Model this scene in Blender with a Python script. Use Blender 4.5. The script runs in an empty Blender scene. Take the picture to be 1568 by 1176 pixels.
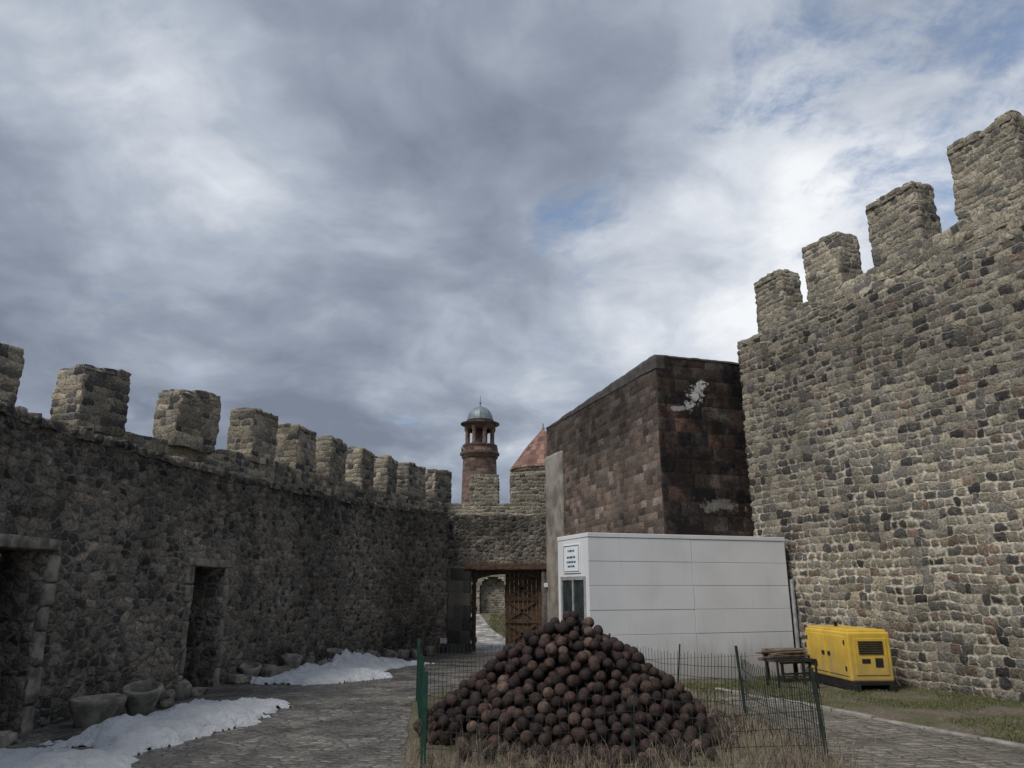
import bpy, bmesh, math, random
import numpy as np
from mathutils import Vector, Matrix, noise as mnoise
random.seed(7); np.random.seed(7)
S=bpy.context.scene
COL=S.collection

# ------------------------------------------------------------------ nodes
class NB:
    def __init__(s,nt): s.nt=nt
    def n(s,t,ins=None,**pr):
        nd=s.nt.nodes.new(t)
        for k,v in pr.items(): setattr(nd,k,v)
        if ins:
            for k,v in ins.items(): s.put(nd.inputs[k],v)
        return nd
    def put(s,sock,v):
        if isinstance(v,bpy.types.NodeSocket): s.nt.links.new(v,sock)
        else:
            if isinstance(v,(tuple,list)) and len(v)==3 and sock.type=='RGBA': v=(*v,1)
            sock.default_value=v
    def m(s,op,a,b=0.0,c=None,clamp=False):
        nd=s.nt.nodes.new('ShaderNodeMath'); nd.operation=op; nd.use_clamp=clamp
        s.put(nd.inputs[0],a); s.put(nd.inputs[1],b)
        if c is not None: s.put(nd.inputs[2],c)
        return nd.outputs[0]
    def vm(s,op,a,b=(0,0,0)):
        nd=s.nt.nodes.new('ShaderNodeVectorMath'); nd.operation=op
        s.put(nd.inputs[0],a); s.put(nd.inputs[1],b)
        return nd.outputs['Value'] if op in('DOT_PRODUCT','LENGTH','DISTANCE') else nd.outputs[0]
    def mix(s,f,a,b,bt='MIX'):
        nd=s.nt.nodes.new('ShaderNodeMix'); nd.data_type='RGBA'; nd.blend_type=bt
        s.put(nd.inputs[0],f); s.put(nd.inputs[6],a); s.put(nd.inputs[7],b)
        return nd.outputs[2]
    def noise(s,vec,scale,detail=4,rough=.55,dist=0,col=False,dim='3D'):
        nd=s.n('ShaderNodeTexNoise',noise_dimensions=dim)
        s.put(nd.inputs['Vector'],vec); nd.inputs['Scale'].default_value=scale
        nd.inputs['Detail'].default_value=detail; nd.inputs['Roughness'].default_value=rough
        nd.inputs['Distortion'].default_value=dist
        return nd.outputs['Color'] if col else nd.outputs['Fac']
    def ss(s,v,a,b,lo=0.,hi=1.):
        nd=s.n('ShaderNodeMapRange',interpolation_type='SMOOTHSTEP')
        s.put(nd.inputs[0],v)
        for i,q in enumerate((a,b,lo,hi)): s.put(nd.inputs[i+1],q)
        return nd.outputs[0]
    def ramp(s,f,stops,interp='LINEAR'):
        nd=s.n('ShaderNodeValToRGB'); s.put(nd.inputs[0],f); cr=nd.color_ramp; cr.interpolation=interp
        while len(cr.elements)<len(stops): cr.elements.new(.5)
        for e,(p,c) in zip(cr.elements,stops):
            e.position=p; e.color=(*c,1)
        return nd.outputs[0]
    def xyz(s,v):
        nd=s.n('ShaderNodeSeparateXYZ'); s.put(nd.inputs[0],v); return nd.outputs
    def cmb(s,x,y,z=0.):
        nd=s.n('ShaderNodeCombineXYZ'); s.put(nd.inputs[0],x); s.put(nd.inputs[1],y); s.put(nd.inputs[2],z); return nd.outputs[0]

def newmat(name):
    m=bpy.data.materials.new(name); m.use_nodes=True
    nb=NB(m.node_tree); b=m.node_tree.nodes['Principled BSDF']
    b.inputs['Specular IOR Level'].default_value=.25
    return m,nb,b,m.node_tree.nodes['Material Output']

def simple(name,c,rough=.6,metal=0,var=.25,sc=6,bump=.0,bsc=40,spec=.3,dirt=None):
    m,nb,b,o=newmat(name)
    g=nb.n('ShaderNodeNewGeometry').outputs['Position']
    f=nb.noise(g,sc,4)
    k=nb.ss(f,.3,.7,1-var,1+var)
    col=nb.mix(1.,c,nb.cmb(k,k,k),'MULTIPLY')
    if dirt:
        X=nb.xyz(g)
        st=nb.noise(nb.cmb(nb.m('MULTIPLY',X[0],3.),nb.m('MULTIPLY',X[1],3.),nb.m('MULTIPLY',X[2],.5)),1.6,4,.6)
        low=nb.ss(nb.m('ADD',X[2],nb.m('MULTIPLY',nb.m('SUBTRACT',st,.5),1.2)),.0,.7,.55,0.)
        col=nb.mix(nb.m('ADD',low,nb.ss(st,.52,.75,0,dirt),clamp=True),col,(.22,.19,.15))
    nb.put(b.inputs['Base Color'],col)
    b.inputs['Roughness'].default_value=rough; b.inputs['Metallic'].default_value=metal
    b.inputs['Specular IOR Level'].default_value=spec
    if bump:
        bp=nb.n('ShaderNodeBump',{'Height':nb.noise(g,bsc,4),'Strength':bump,'Distance':.01})
        nb.put(b.inputs['Normal'],bp.outputs[0])
    return m

def stone(name,palette,mortar,row=.18,wid=.26,mode='course',disp=.03,mw=.018,warp=.05,
          big=(.75,1.2),rough=.9,extra=None,fine=.35,mort=None,rnd=.8):
    m,nb,b,o=newmat(name)
    uv=nb.n('ShaderNodeUVMap').outputs[0]
    w1=nb.noise(uv,1.1,1,.5,col=True,dim='2D'); w2=nb.noise(uv,7.,3,.55,col=True,dim='2D')
    off=nb.vm('ADD',nb.vm('MULTIPLY',nb.vm('SUBTRACT',w1,(.5,.5,.5)),(warp*2.6,warp*2.6,0)),
              nb.vm('MULTIPLY',nb.vm('SUBTRACT',w2,(.5,.5,.5)),(warp*1.7,warp*1.7,0)))
    p=nb.vm('ADD',uv,off); X=nb.xyz(p)
    if mode=='course':
        zr=nb.m('DIVIDE',X[1],row); rowi=nb.m('FLOOR',zr)
        fz=nb.m('SUBTRACT',zr,rowi)
        dz=nb.m('MULTIPLY',nb.m('SUBTRACT',.5,nb.m('ABSOLUTE',nb.m('SUBTRACT',fz,.5))),row)
        wn=nb.n('ShaderNodeTexWhiteNoise',{'W':rowi},noise_dimensions='1D').outputs['Value']
        scl=nb.m('DIVIDE',nb.m('ADD',.75,nb.m('MULTIPLY',wn,.5)),wid)
        W=nb.m('ADD',nb.m('MULTIPLY',X[0],scl),nb.m('MULTIPLY',rowi,137.31))
        ve=nb.n('ShaderNodeTexVoronoi',{'W':W,'Scale':1.,'Randomness':.85},voronoi_dimensions='1D',feature='DISTANCE_TO_EDGE').outputs['Distance']
        vc=nb.n('ShaderNodeTexVoronoi',{'W':W,'Scale':1.,'Randomness':.85},voronoi_dimensions='1D',feature='F1').outputs['Color']
        dx=nb.m('MULTIPLY',ve,wid)
        d=nb.n('ShaderNodeMath',{0:dx,1:dz,2:.05},operation='SMOOTH_MIN').outputs[0]
        d=nb.m('ADD',d,.010)
    else:
        q=nb.cmb(nb.m('DIVIDE',X[0],wid),nb.m('DIVIDE',X[1],row))
        ve=nb.n('ShaderNodeTexVoronoi',{'Vector':q,'Scale':1.,'Randomness':rnd},voronoi_dimensions='2D',feature='DISTANCE_TO_EDGE').outputs['Distance']
        vc=nb.n('ShaderNodeTexVoronoi',{'Vector':q,'Scale':1.,'Randomness':rnd},voronoi_dimensions='2D',feature='F1').outputs['Color']
        d=nb.m('MULTIPLY',ve,row)
    rc=nb.xyz(vc)
    nm=nb.noise(uv,2.2,3,dim='2D')
    mv=nb.m('MULTIPLY',nb.m('MULTIPLY',nb.ss(nm,.3,.7,.6,1.6),nb.m('ADD',.6,nb.m('MULTIPLY',rc[2],.9))),mw)
    fn=nb.noise(uv,24,4,.7,dim='2D')
    dj=nb.m('ADD',d,nb.m('MULTIPLY',nb.m('SUBTRACT',fn,.5),.022))
    mask=nb.ss(dj,nb.m('MULTIPLY',mv,.5),nb.m('MULTIPLY',mv,1.5))
    n=len(palette)
    col=nb.ramp(rc[0],[(i/n,c) for i,c in enumerate(palette)],'CONSTANT')
    k=nb.m('MULTIPLY',nb.ss(rc[1],0,1,.72,1.28),nb.ss(fn,.25,.75,1-fine,1+fine))
    col=nb.mix(1.,col,nb.cmb(k,k,k),'MULTIPLY')
    mk=nb.ss(nb.noise(uv,13,3,dim='2D'),.3,.7,.6,1.25)
    mc=nb.mix(1.,mortar,nb.cmb(mk,mk,mk),'MULTIPLY')
    if mort: mc=mort(nb,uv,mc)
    col=nb.mix(mask,mc,col)
    bg=nb.ss(nb.noise(uv,.45,4,.6,dim='2D'),.32,.68,big[0],big[1])
    col=nb.mix(1.,col,nb.cmb(bg,bg,bg),'MULTIPLY')
    if extra: col=extra(nb,uv,col,b)
    nb.put(b.inputs['Base Color'],col)
    b.inputs['Roughness'].default_value=rough
    dome=nb.ss(d,0,.09,0,1)
    h=nb.m('ADD',nb.m('MULTIPLY',mask,nb.m('ADD',.35,nb.m('MULTIPLY',rc[2],.5))),nb.m('ADD',nb.m('MULTIPLY',dome,.35),nb.m('MULTIPLY',fn,.55)))
    dn=nb.n('ShaderNodeDisplacement',{'Height':h,'Midlevel':.3,'Scale':disp})
    m.node_tree.links.new(dn.outputs[0],o.inputs['Displacement'])
    m.displacement_method='BOTH'
    return m

# ------------------------------------------------------------------ mesh helpers
class MB:
    """mesh builder with uv in metres"""
    def __init__(s): s.bm=bmesh.new(); s.uv=s.bm.loops.layers.uv.new('UVMap')
    def patch(s,p00,p10,p11,p01,uv0,uv1,res=.06,mi=0,keep=None,nv=None):
        p00,p10,p11,p01=map(Vector,(p00,p10,p11,p01))
        nu=max(1,int(round(max((p10-p00).length,(p11-p01).length)/res)))
        nv=nv or max(1,int(round(max((p01-p00).length,(p11-p10).length)/res)))
        g=[[s.bm.verts.new((p00.lerp(p10,i/nu)).lerp(p01.lerp(p11,i/nu),j/nv)) for i in range(nu+1)] for j in range(nv+1)]
        for j in range(nv):
            for i in range(nu):
                if keep and not keep((i+.5)/nu,(j+.5)/nv): continue
                f=s.bm.faces.new((g[j][i],g[j][i+1],g[j+1][i+1],g[j+1][i])); f.material_index=mi; f.smooth=True
                for l,(a,b) in zip(f.loops,((i,j),(i+1,j),(i+1,j+1),(i,j+1))):
                    l[s.uv].uv=(uv0[0]+(uv1[0]-uv0[0])*a/nu, uv0[1]+(uv1[1]-uv0[1])*b/nv)
    def box(s,a,b,T,z0,z1,res=.06,u=0.,mi=0,z1b=None):
        a=Vector(a);b=Vector(b); d=(b-a).normalized(); n=Vector((-d.y,d.x))*T
        c=b+n; e=a+n; z1b=z1 if z1b is None else z1b
        pts=[a,b,c,e]; zt=[z1,z1b,z1b,z1]; nv=max(1,int(round((max(z1,z1b)-z0)/res)))
        for i in range(4):
            p,q=pts[i],pts[(i+1)%4]; L=(q-p).length
            s.patch((*p,z0),(*q,z0),(*q,zt[(i+1)%4]),(*p,zt[i]),(u,z0),(u+L,z1),res,mi,nv=nv); u+=L
        s.patch((*a,z1),(*b,z1b),(*c,z1b),(*e,z1),(u,0),(u+(b-a).length,T),res,mi)
    def done(s,name,mats,merge=True,jit=0.,parent=None):
        if merge: bmesh.ops.remove_doubles(s.bm,verts=s.bm.verts,dist=.0008)
        if jit:
            for v in s.bm.verts:
                q=v.co*2.3; nz=mnoise.noise_vector(q)+.6*mnoise.noise_vector(q*2.9)
                v.co+=nz*jit
        me=bpy.data.meshes.new(name); s.bm.to_mesh(me); s.bm.free()
        ob=bpy.data.objects.new(name,me); COL.objects.link(ob)
        for m in (mats if isinstance(mats,(list,tuple)) else [mats]): me.materials.append(m)
        if parent: ob.parent=parent
        return ob
def empty(name):
    e=bpy.data.objects.new(name,None); e.empty_display_size=.2; COL.objects.link(e); return e
def pyobj(name,vs,fs,mat,smooth=False,parent=None):
    me=bpy.data.meshes.new(name); me.from_pydata([tuple(v) for v in vs],[],fs); me.update()
    if smooth:
        for p in me.polygons: p.use_smooth=True
    ob=bpy.data.objects.new(name,me); COL.objects.link(ob)
    for m in (mat if isinstance(mat,(list,tuple)) else [mat]): me.materials.append(m)
    if parent: ob.parent=parent
    return ob
def bbox(name,parts,mat,M=None,bev=.006,parent=None,seg=2):
    bm=bmesh.new()
    for (x0,x1,y0,y1,z0,z1) in parts:
        r=bmesh.ops.create_cube(bm,size=1)
        bmesh.ops.scale(bm,vec=(x1-x0,y1-y0,z1-z0),verts=r['verts'])
        bmesh.ops.translate(bm,vec=((x0+x1)/2,(y0+y1)/2,(z0+z1)/2),verts=r['verts'])
    if bev: bmesh.ops.bevel(bm,geom=bm.edges[:],offset=bev,segments=seg,affect='EDGES',profile=.5)
    if M is not None: bmesh.ops.transform(bm,matrix=M,verts=bm.verts)
    me=bpy.data.meshes.new(name); bm.to_mesh(me); bm.free()
    ob=bpy.data.objects.new(name,me); COL.objects.link(ob); me.materials.append(mat)
    if parent: ob.parent=parent
    return ob
def interp(x,pts):
    if x<=pts[0][0]: return pts[0][1]
    for (a,b),(c,d) in zip(pts,pts[1:]):
        if x<=c: return b+(d-b)*(x-a)/(c-a)
    return pts[-1][1]
def sst(t): t=max(0,min(1,t)); return t*t*(3-2*t)
def gz(x,y):
    if y<12: return 0.
    if y<23: return -.25*sst((y-12)/11)
    if y<28: return -.25
    return -.25+.6*sst((y-28)/10)

# ------------------------------------------------------------------ materials
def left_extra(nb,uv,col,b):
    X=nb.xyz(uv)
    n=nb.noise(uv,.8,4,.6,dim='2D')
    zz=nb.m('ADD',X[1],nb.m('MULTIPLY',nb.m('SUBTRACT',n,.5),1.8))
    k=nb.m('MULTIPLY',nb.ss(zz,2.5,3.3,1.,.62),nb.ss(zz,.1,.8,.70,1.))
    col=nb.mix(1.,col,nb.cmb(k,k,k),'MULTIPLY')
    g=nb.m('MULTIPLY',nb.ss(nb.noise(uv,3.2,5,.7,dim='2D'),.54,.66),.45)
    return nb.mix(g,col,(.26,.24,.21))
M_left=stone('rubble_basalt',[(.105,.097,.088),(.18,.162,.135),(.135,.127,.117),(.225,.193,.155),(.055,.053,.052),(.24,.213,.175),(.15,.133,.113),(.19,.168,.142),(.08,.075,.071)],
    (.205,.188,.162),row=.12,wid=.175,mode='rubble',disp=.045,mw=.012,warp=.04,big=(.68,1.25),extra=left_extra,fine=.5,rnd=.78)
M_merl=stone('merlon_masonry',[(.20,.18,.14),(.27,.24,.185),(.15,.14,.125),(.31,.27,.205),(.08,.08,.08),(.24,.21,.165)],
    (.31,.28,.23),row=.125,wid=.18,disp=.03,mw=.012,warp=.045,fine=.45)
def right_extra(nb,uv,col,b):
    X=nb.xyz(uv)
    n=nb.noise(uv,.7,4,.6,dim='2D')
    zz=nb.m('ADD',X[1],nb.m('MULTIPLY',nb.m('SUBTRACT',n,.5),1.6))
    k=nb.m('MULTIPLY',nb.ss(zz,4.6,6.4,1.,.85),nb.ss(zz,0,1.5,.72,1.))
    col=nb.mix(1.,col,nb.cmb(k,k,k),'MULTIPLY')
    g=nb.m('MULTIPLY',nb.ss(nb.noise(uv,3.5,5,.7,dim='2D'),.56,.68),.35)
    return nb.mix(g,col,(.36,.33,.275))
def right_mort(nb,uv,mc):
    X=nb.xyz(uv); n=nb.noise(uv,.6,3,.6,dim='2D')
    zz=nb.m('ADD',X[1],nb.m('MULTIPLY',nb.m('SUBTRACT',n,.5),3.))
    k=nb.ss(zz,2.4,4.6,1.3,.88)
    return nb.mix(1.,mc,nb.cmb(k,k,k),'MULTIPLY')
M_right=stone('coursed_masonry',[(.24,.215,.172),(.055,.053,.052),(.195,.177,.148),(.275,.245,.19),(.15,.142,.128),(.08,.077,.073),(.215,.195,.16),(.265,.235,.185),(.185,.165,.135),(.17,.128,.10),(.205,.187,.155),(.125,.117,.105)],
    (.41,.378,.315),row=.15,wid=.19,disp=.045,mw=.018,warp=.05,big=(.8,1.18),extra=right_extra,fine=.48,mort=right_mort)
M_rmerl=stone('upper_masonry',[(.225,.20,.155),(.275,.245,.19),(.185,.17,.142),(.245,.22,.172),(.12,.113,.103),(.285,.255,.2)],
    (.34,.312,.255),row=.115,wid=.19,disp=.035,mw=.014,warp=.045,big=(.85,1.15),fine=.48)
def patchy(cx,cz,rx,rz,c,sk=0.):
    def f(nb,uv,col):
        X=nb.xyz(uv); v=nb.m('SUBTRACT',X[1],cz)
        u=nb.m('SUBTRACT',nb.m('SUBTRACT',X[0],cx),nb.m('MULTIPLY',v,sk))
        a=nb.m('POWER',nb.m('ABSOLUTE',nb.m('DIVIDE',u,rx)),2.); bb=nb.m('POWER',nb.m('ABSOLUTE',nb.m('DIVIDE',v,rz)),2.)
        r=nb.m('ADD',nb.m('SQRT',nb.m('ADD',a,bb)),nb.m('MULTIPLY',nb.m('SUBTRACT',nb.noise(uv,4.5,8,.78,dim='2D'),.5),5.))
        return nb.mix(nb.ss(r,1.,.6),col,c)
    return f
def front_extra(nb,uv,col,b):
    n=nb.noise(uv,.8,6,.7,dim='2D'); k=nb.ss(n,.42,.6,.38,1.3)
    col=nb.mix(1.,col,nb.cmb(k,k,k),'MULTIPLY')
    st=nb.ss(nb.noise(uv,2.5,6,.72,dim='2D'),.55,.68,0,.5)
    col=nb.mix(st,col,(.07,.062,.056))
    col=patchy(.98,5.85,.19,.34,(.5,.5,.49),.5)(nb,uv,col)
    col=patchy(.6,5.5,.22,.07,(.3,.3,.3))(nb,uv,col)
    col=patchy(1.4,3.35,.5,.14,(.15,.14,.12))(nb,uv,col)
    return col
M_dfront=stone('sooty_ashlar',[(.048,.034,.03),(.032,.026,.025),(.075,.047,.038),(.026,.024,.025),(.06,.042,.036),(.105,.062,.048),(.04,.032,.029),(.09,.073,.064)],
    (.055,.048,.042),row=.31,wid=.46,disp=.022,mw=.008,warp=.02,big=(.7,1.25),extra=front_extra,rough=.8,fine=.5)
def side_extra(nb,uv,col,b):
    X=nb.xyz(uv); n=nb.noise(uv,.9,6,.68,dim='2D')
    zz=nb.m('ADD',X[1],nb.m('MULTIPLY',nb.m('SUBTRACT',n,.5),5.5))
    k=nb.ss(zz,4.0,6.2,1.,.38)
    col=nb.mix(1.,col,nb.cmb(k,k,k),'MULTIPLY')
    st=nb.ss(nb.noise(uv,2.1,6,.72,dim='2D'),.52,.68,0,.55)
    return nb.mix(st,col,(.12,.10,.085))
M_dside=stone('brown_ashlar',[(.155,.114,.092),(.125,.097,.082),(.178,.128,.10),(.112,.088,.075),(.165,.124,.103),(.09,.072,.064),(.205,.17,.142)],
    (.20,.175,.148),row=.16,wid=.26,disp=.02,mw=.007,warp=.025,big=(.6,1.25),extra=side_extra,rough=.85,fine=.45)
M_jamb=stone('dark_jamb_stone',[(.075,.07,.065),(.11,.10,.085),(.06,.056,.054),(.13,.115,.10)],(.15,.135,.12),row=.36,wid=.5,disp=.015,mw=.008,warp=.015)
M_brick=stone('tower_brick',[(.135,.09,.073),(.11,.075,.063),(.155,.103,.084),(.098,.067,.057)],(.155,.123,.108),row=.22,wid=.5,disp=.005,mw=.012,warp=.02)
M_roofred=stone('roof_terracotta',[(.21,.122,.096),(.17,.10,.082),(.235,.142,.115)],(.115,.08,.068),row=.28,wid=.36,disp=.01,mw=.014,warp=.01)
M_cement=simple('cement_render',(.23,.212,.185),.9,var=.35,sc=2.2,bump=.5,bsc=25)
M_cornice=simple('cornice_stone',(.07,.065,.06),.85,var=.3,sc=5,bump=.4)
M_lead=simple('lead_dome',(.19,.23,.25),.45,metal=.3,var=.2,sc=2)
M_wood=simple('old_wood',(.085,.052,.034),.75,var=.4,sc=9,bump=.6,bsc=60)
M_woodl=simple('grey_planks',(.15,.115,.09),.85,var=.4,sc=9,bump=.5,bsc=50)
M_white=simple('white_cladding',(.68,.69,.71),.5,var=.05,sc=1.2,bump=.08,bsc=90,dirt=.10)
M_gap=simple('seam_grey',(.2,.2,.21),.8)
M_yel=simple('yellow_paint',(.62,.41,.06),.5,var=.14,sc=3,dirt=.25)
M_black=simple('black_metal',(.02,.02,.02),.5,var=.3)
M_green=simple('green_fence_paint',(.012,.045,.032),.5,var=.3)
M_wire=simple('fence_wire',(.035,.045,.04),.5,metal=.3,var=.3)
M_glass=simple('dark_window_glass',(.03,.04,.04),.15,var=.4,spec=.6)
M_alu=simple('grey_frame',(.42,.43,.45),.4,metal=.3)
M_sign=simple('sign_board',(.78,.8,.82),.4,var=.05)
M_signb=simple('sign_ink',(.03,.10,.2),.5)
M_rock=simple('fallen_stone',(.20,.185,.16),.9,var=.5,sc=6,bump=1.,bsc=25)
M_kerb=simple('kerb_stone',(.25,.235,.21),.85,var=.3,sc=5,bump=.5)

def ground_mat():
    m,nb,b,o=newmat('dirt_and_grass')
    g=nb.n('ShaderNodeNewGeometry').outputs['Position']
    n1=nb.noise(g,1.1,5,.6); n2=nb.noise(g,14,5,.7)
    dirt=nb.ramp(n2,[(.3,(.08,.065,.05)),(.5,(.15,.125,.098)),(.7,(.25,.21,.165))])
    grass=nb.ramp(n2,[(.3,(.04,.048,.02)),(.5,(.085,.095,.042)),(.72,(.17,.15,.085))])
    col=nb.mix(nb.ss(nb.m('ADD',n1,nb.m('MULTIPLY',n2,.25)),.56,.76),dirt,grass)
    nb.put(b.inputs['Base Color'],col); b.inputs['Roughness'].default_value=.95
    bp=nb.n('ShaderNodeBump',{'Height':nb.m('ADD',n2,n1),'Strength':.8,'Distance':.04})
    nb.put(b.inputs['Normal'],bp.outputs[0]); return m
def cobble_mat(name,sx,sy,cols,joint,rot=0,wet=.4,rnd=.75):
    m,nb,b,o=newmat(name)
    g=nb.n('ShaderNodeNewGeometry').outputs['Position']
    mp=nb.n('ShaderNodeMapping',{'Vector':g}); mp.inputs['Rotation'].default_value=(0,0,rot); mp.inputs['Scale'].default_value=(1/sx,1/sy,1)
    w=nb.vm('MULTIPLY',nb.vm('SUBTRACT',nb.noise(g,5,3,col=True),(.5,.5,.5)),(.9,.9,0))
    q=nb.vm('ADD',mp.outputs[0],w)
    de=nb.n('ShaderNodeTexVoronoi',{'Vector':q,'Scale':1.,'Randomness':rnd},voronoi_dimensions='2D',feature='DISTANCE_TO_EDGE').outputs['Distance']
    vc=nb.xyz(nb.n('ShaderNodeTexVoronoi',{'Vector':q,'Scale':1.,'Randomness':rnd},voronoi_dimensions='2D',feature='F1').outputs['Color'])
    mask=nb.ss(de,.03,.13); fn=nb.noise(g,26,4,.7)
    c=nb.ramp(vc[0],[(i/len(cols),k) for i,k in enumerate(cols)],'CONSTANT')
    bgn=nb.noise(g,1.3,4,.6)
    # mud and silt fill the joints in places
    silt=nb.ss(nb.noise(g,2.4,5,.65),.44,.62,0,.75)
    c=nb.mix(mask,joint,c)
    c=nb.mix(silt,c,(.125,.115,.10))
    k=nb.m('MULTIPLY',nb.ss(fn,.25,.75,.62,1.38),nb.ss(bgn,.3,.7,.6,1.25))
    c=nb.mix(1.,c,nb.cmb(k,k,k),'MULTIPLY')
    nb.put(b.inputs['Base Color'],c)
    nb.put(b.inputs['Roughness'],nb.m('ADD',nb.ss(bgn,.35,.65,wet,.85),nb.m('MULTIPLY',nb.m('SUBTRACT',1.,mask),.2)))
    b.inputs['Specular IOR Level'].default_value=.5
    h=nb.m('ADD',nb.m('MULTIPLY',nb.m('ADD',nb.ss(de,0,.3,0,.8),nb.m('MULTIPLY',vc[1],.45)),nb.m('SUBTRACT',1.,nb.m('MULTIPLY',silt,.8))),nb.m('MULTIPLY',fn,.35))
    bp=nb.n('ShaderNodeBump',{'Height':h,'Strength':.9,'Distance':.028})
    nb.put(b.inputs['Normal'],bp.outputs[0]); return m
M_ground=ground_mat()
M_cob=cobble_mat('wet_cobbles',.15,.10,[(.12,.113,.105),(.17,.156,.142),(.09,.086,.082),(.205,.188,.17),(.145,.135,.122)],(.065,.058,.051),rot=.2,wet=.18)
M_pav=cobble_mat('stone_pavers',.24,.12,[(.20,.183,.158),(.235,.212,.18),(.16,.147,.13),(.26,.235,.2)],(.08,.07,.05),rot=-.2,wet=.5,rnd=.55)
M_lpath=cobble_mat('pale_path',.3,.3,[(.42,.41,.39),(.48,.46,.44),(.38,.37,.35)],(.26,.25,.23),wet=.5)
def snow_mat():
    m,nb,b,o=newmat('old_snow')
    g=nb.n('ShaderNodeNewGeometry').outputs['Position']
    n=nb.noise(g,3,5,.65); n2=nb.noise(g,30,5,.75)
    c=nb.ramp(nb.m('ADD',nb.m('MULTIPLY',n,.6),nb.m('MULTIPLY',n2,.4)),[(.31,(.42,.41,.39)),(.41,(.76,.78,.81)),(.6,(.9,.92,.95))])
    nb.put(b.inputs['Base Color'],c); b.inputs['Roughness'].default_value=.6
    bp=nb.n('ShaderNodeBump',{'Height':nb.m('ADD',n2,nb.m('MULTIPLY',nb.noise(g,9,4),1.8)),'Strength':1.,'Distance':.06})
    nb.put(b.inputs['Normal'],bp.outputs[0]); return m
M_snow=snow_mat()

# ------------------------------------------------------------------ ground
def axis(lo,hi,step,far):
    a=[-far,-far/3,-far/8]+[lo+i*step for i in range(int((hi-lo)/step)+1)]+[far/8,far/3,far]
    return sorted(set(a))
xs=axis(-20,20,.5,600.); ys=axis(-10,44,.5,600.)
vs=[(x,y,gz(x,y)) for y in ys for x in xs]; nx=len(xs)
fs=[(j*nx+i,j*nx+i+1,(j+1)*nx+i+1,(j+1)*nx+i) for j in range(len(ys)-1) for i in range(nx-1)]
pyobj('ground',vs,fs,M_ground,True)

WPTS=[(-4,-6.3),(2,-6.0),(8.9,-5.64),(9.7,-5.55),(13,-5.05),(15.5,-4.68),(17.9,-4.12),(19.5,-3.62),(21,-3.0),(22.2,-2.42),(23,-1.95)]
def wallx(y): return interp(y,WPTS)
def strip(name,y0,y1,xl,xr,mat,dz,step=.5,n=8):
    vs=[];fs=[];y=y0;rows=[]
    while y<y1+1e-6:
        for i in range(n+1):
            x=xl(y)+(xr(y)-xl(y))*i/n; vs.append((x,y,gz(x,y)+dz))
        rows.append(y); y+=step
    for j in range(len(rows)-1):
        for i in range(n): fs.append((j*(n+1)+i,j*(n+1)+i+1,(j+1)*(n+1)+i+1,(j+1)*(n+1)+i))
    return pyobj(name,vs,fs,mat,True)
strip('cobbled_path',-4,23.0,lambda y:wallx(y)-.1,lambda y:interp(y,[(-4,-.7),(7,-.95),(11.5,-1.45),(12.5,-1.2),(13.5,.8),(23,1.2)])+.06*mnoise.noise(Vector((0,y*1.7,0))),M_cob,.006)
strip('stone_path',23,37.5,lambda y:interp(y,[(23,-1.6),(30,-1.9),(37.5,-3)]),lambda y:interp(y,[(23,1.2),(27,.2),(32,-.9),(37.5,-1.6)]),M_lpath,.008)
def kx(y): return 4.17+(10.9-y)*.443
strip('paved_walk',-2,12.0,lambda y:3.1,lambda y:kx(y)-.06,M_pav,.006)
ke=empty('kerb')
d=Vector((-.443,1)).normalized()
p=Vector((kx(2.),2.))
while p.y<12.3:
    L=random.uniform(.45,.8)
    ang=math.atan2(d.y,d.x)+random.uniform(-.03,.03)
    Mx=Matrix.Translation((p.x,p.y,0))@Matrix.Rotation(ang,4,'Z')
    bbox('kerb_block',[(0,L-.02,-.05,.05,-.1,.035+random.uniform(-.015,.015))],M_kerb,Mx,.014,ke)
    p=p+d*L

# ------------------------------------------------------------------ left wall
def ztop(y): return interp(y,[(2,3.5),(13,3.5),(23,3.78)])
mb=MB()
openings=[(8.3,9.12,2.05),(12.3,13.25,1.95)]
brk=sorted(set([w[0] for w in WPTS]+[o[i] for o in openings for i in(0,1)]))
s=0.
for a,b in zip(brk,brk[1:]):
    A=Vector((wallx(a),a));B=Vector((wallx(b),b)); L=(B-A).length
    z0=-.5; op=None
    for o in openings:
        if a>=o[0]-1e-6 and b<=o[1]+1e-6: op=o; z0=o[2]
    res=.05
    lv=[q for q in (-.5,1.95,2.05) if q>=z0-1e-6]
    for q0,q1 in zip(lv,lv[1:]): mb.patch((*A,q0),(*B,q0),(*B,q1),(*A,q1),(s,q0),(s+L,q1),res)
    mb.patch((*A,2.05),(*B,2.05),(*B,ztop(b)),(*A,ztop(a)),(s,2.05),(s+L,3.5),res,nv=32)
    dd=(B-A).normalized(); n=Vector((-dd.y,dd.x))
    mb.patch((*A,ztop(a)),(*B,ztop(b)),(*(B+n*2.6),ztop(b)+.02),(*(A+n*2.6),ztop(a)+.02),(s,5),(s+L,7.6),.1)
    if op:
        A2=Vector((wallx(op[0]),op[0]));B2=Vector((wallx(op[1]),op[1]))
        dd=(B2-A2).normalized(); n=Vector((-dd.y,dd.x)); D=.75
        if abs(a-op[0])<1e-6: mb.patch((*(A2),-.5),(*(A2+n*D),-.5),(*(A2+n*D),z0),(*A2,z0),(s+3,-.5),(s+3+D,z0),.05)
        if abs(b-op[1])<1e-6: mb.patch((*(B2+n*D),-.5),(*B2,-.5),(*B2,z0),(*(B2+n*D),z0),(s+5,-.5),(s+5+D,z0),.05)
        mb.patch((*(A+n*D),-.5),(*(B+n*D),-.5),(*(B+n*D),z0),(*(A+n*D),z0),(s,-.5),(s+L,z0),.06)
        mb.patch((*(A+n*D),z0),(*(B+n*D),z0),(*B,z0),(*A,z0),(s,0),(s+L,D),.06)
    s+=L
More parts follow.
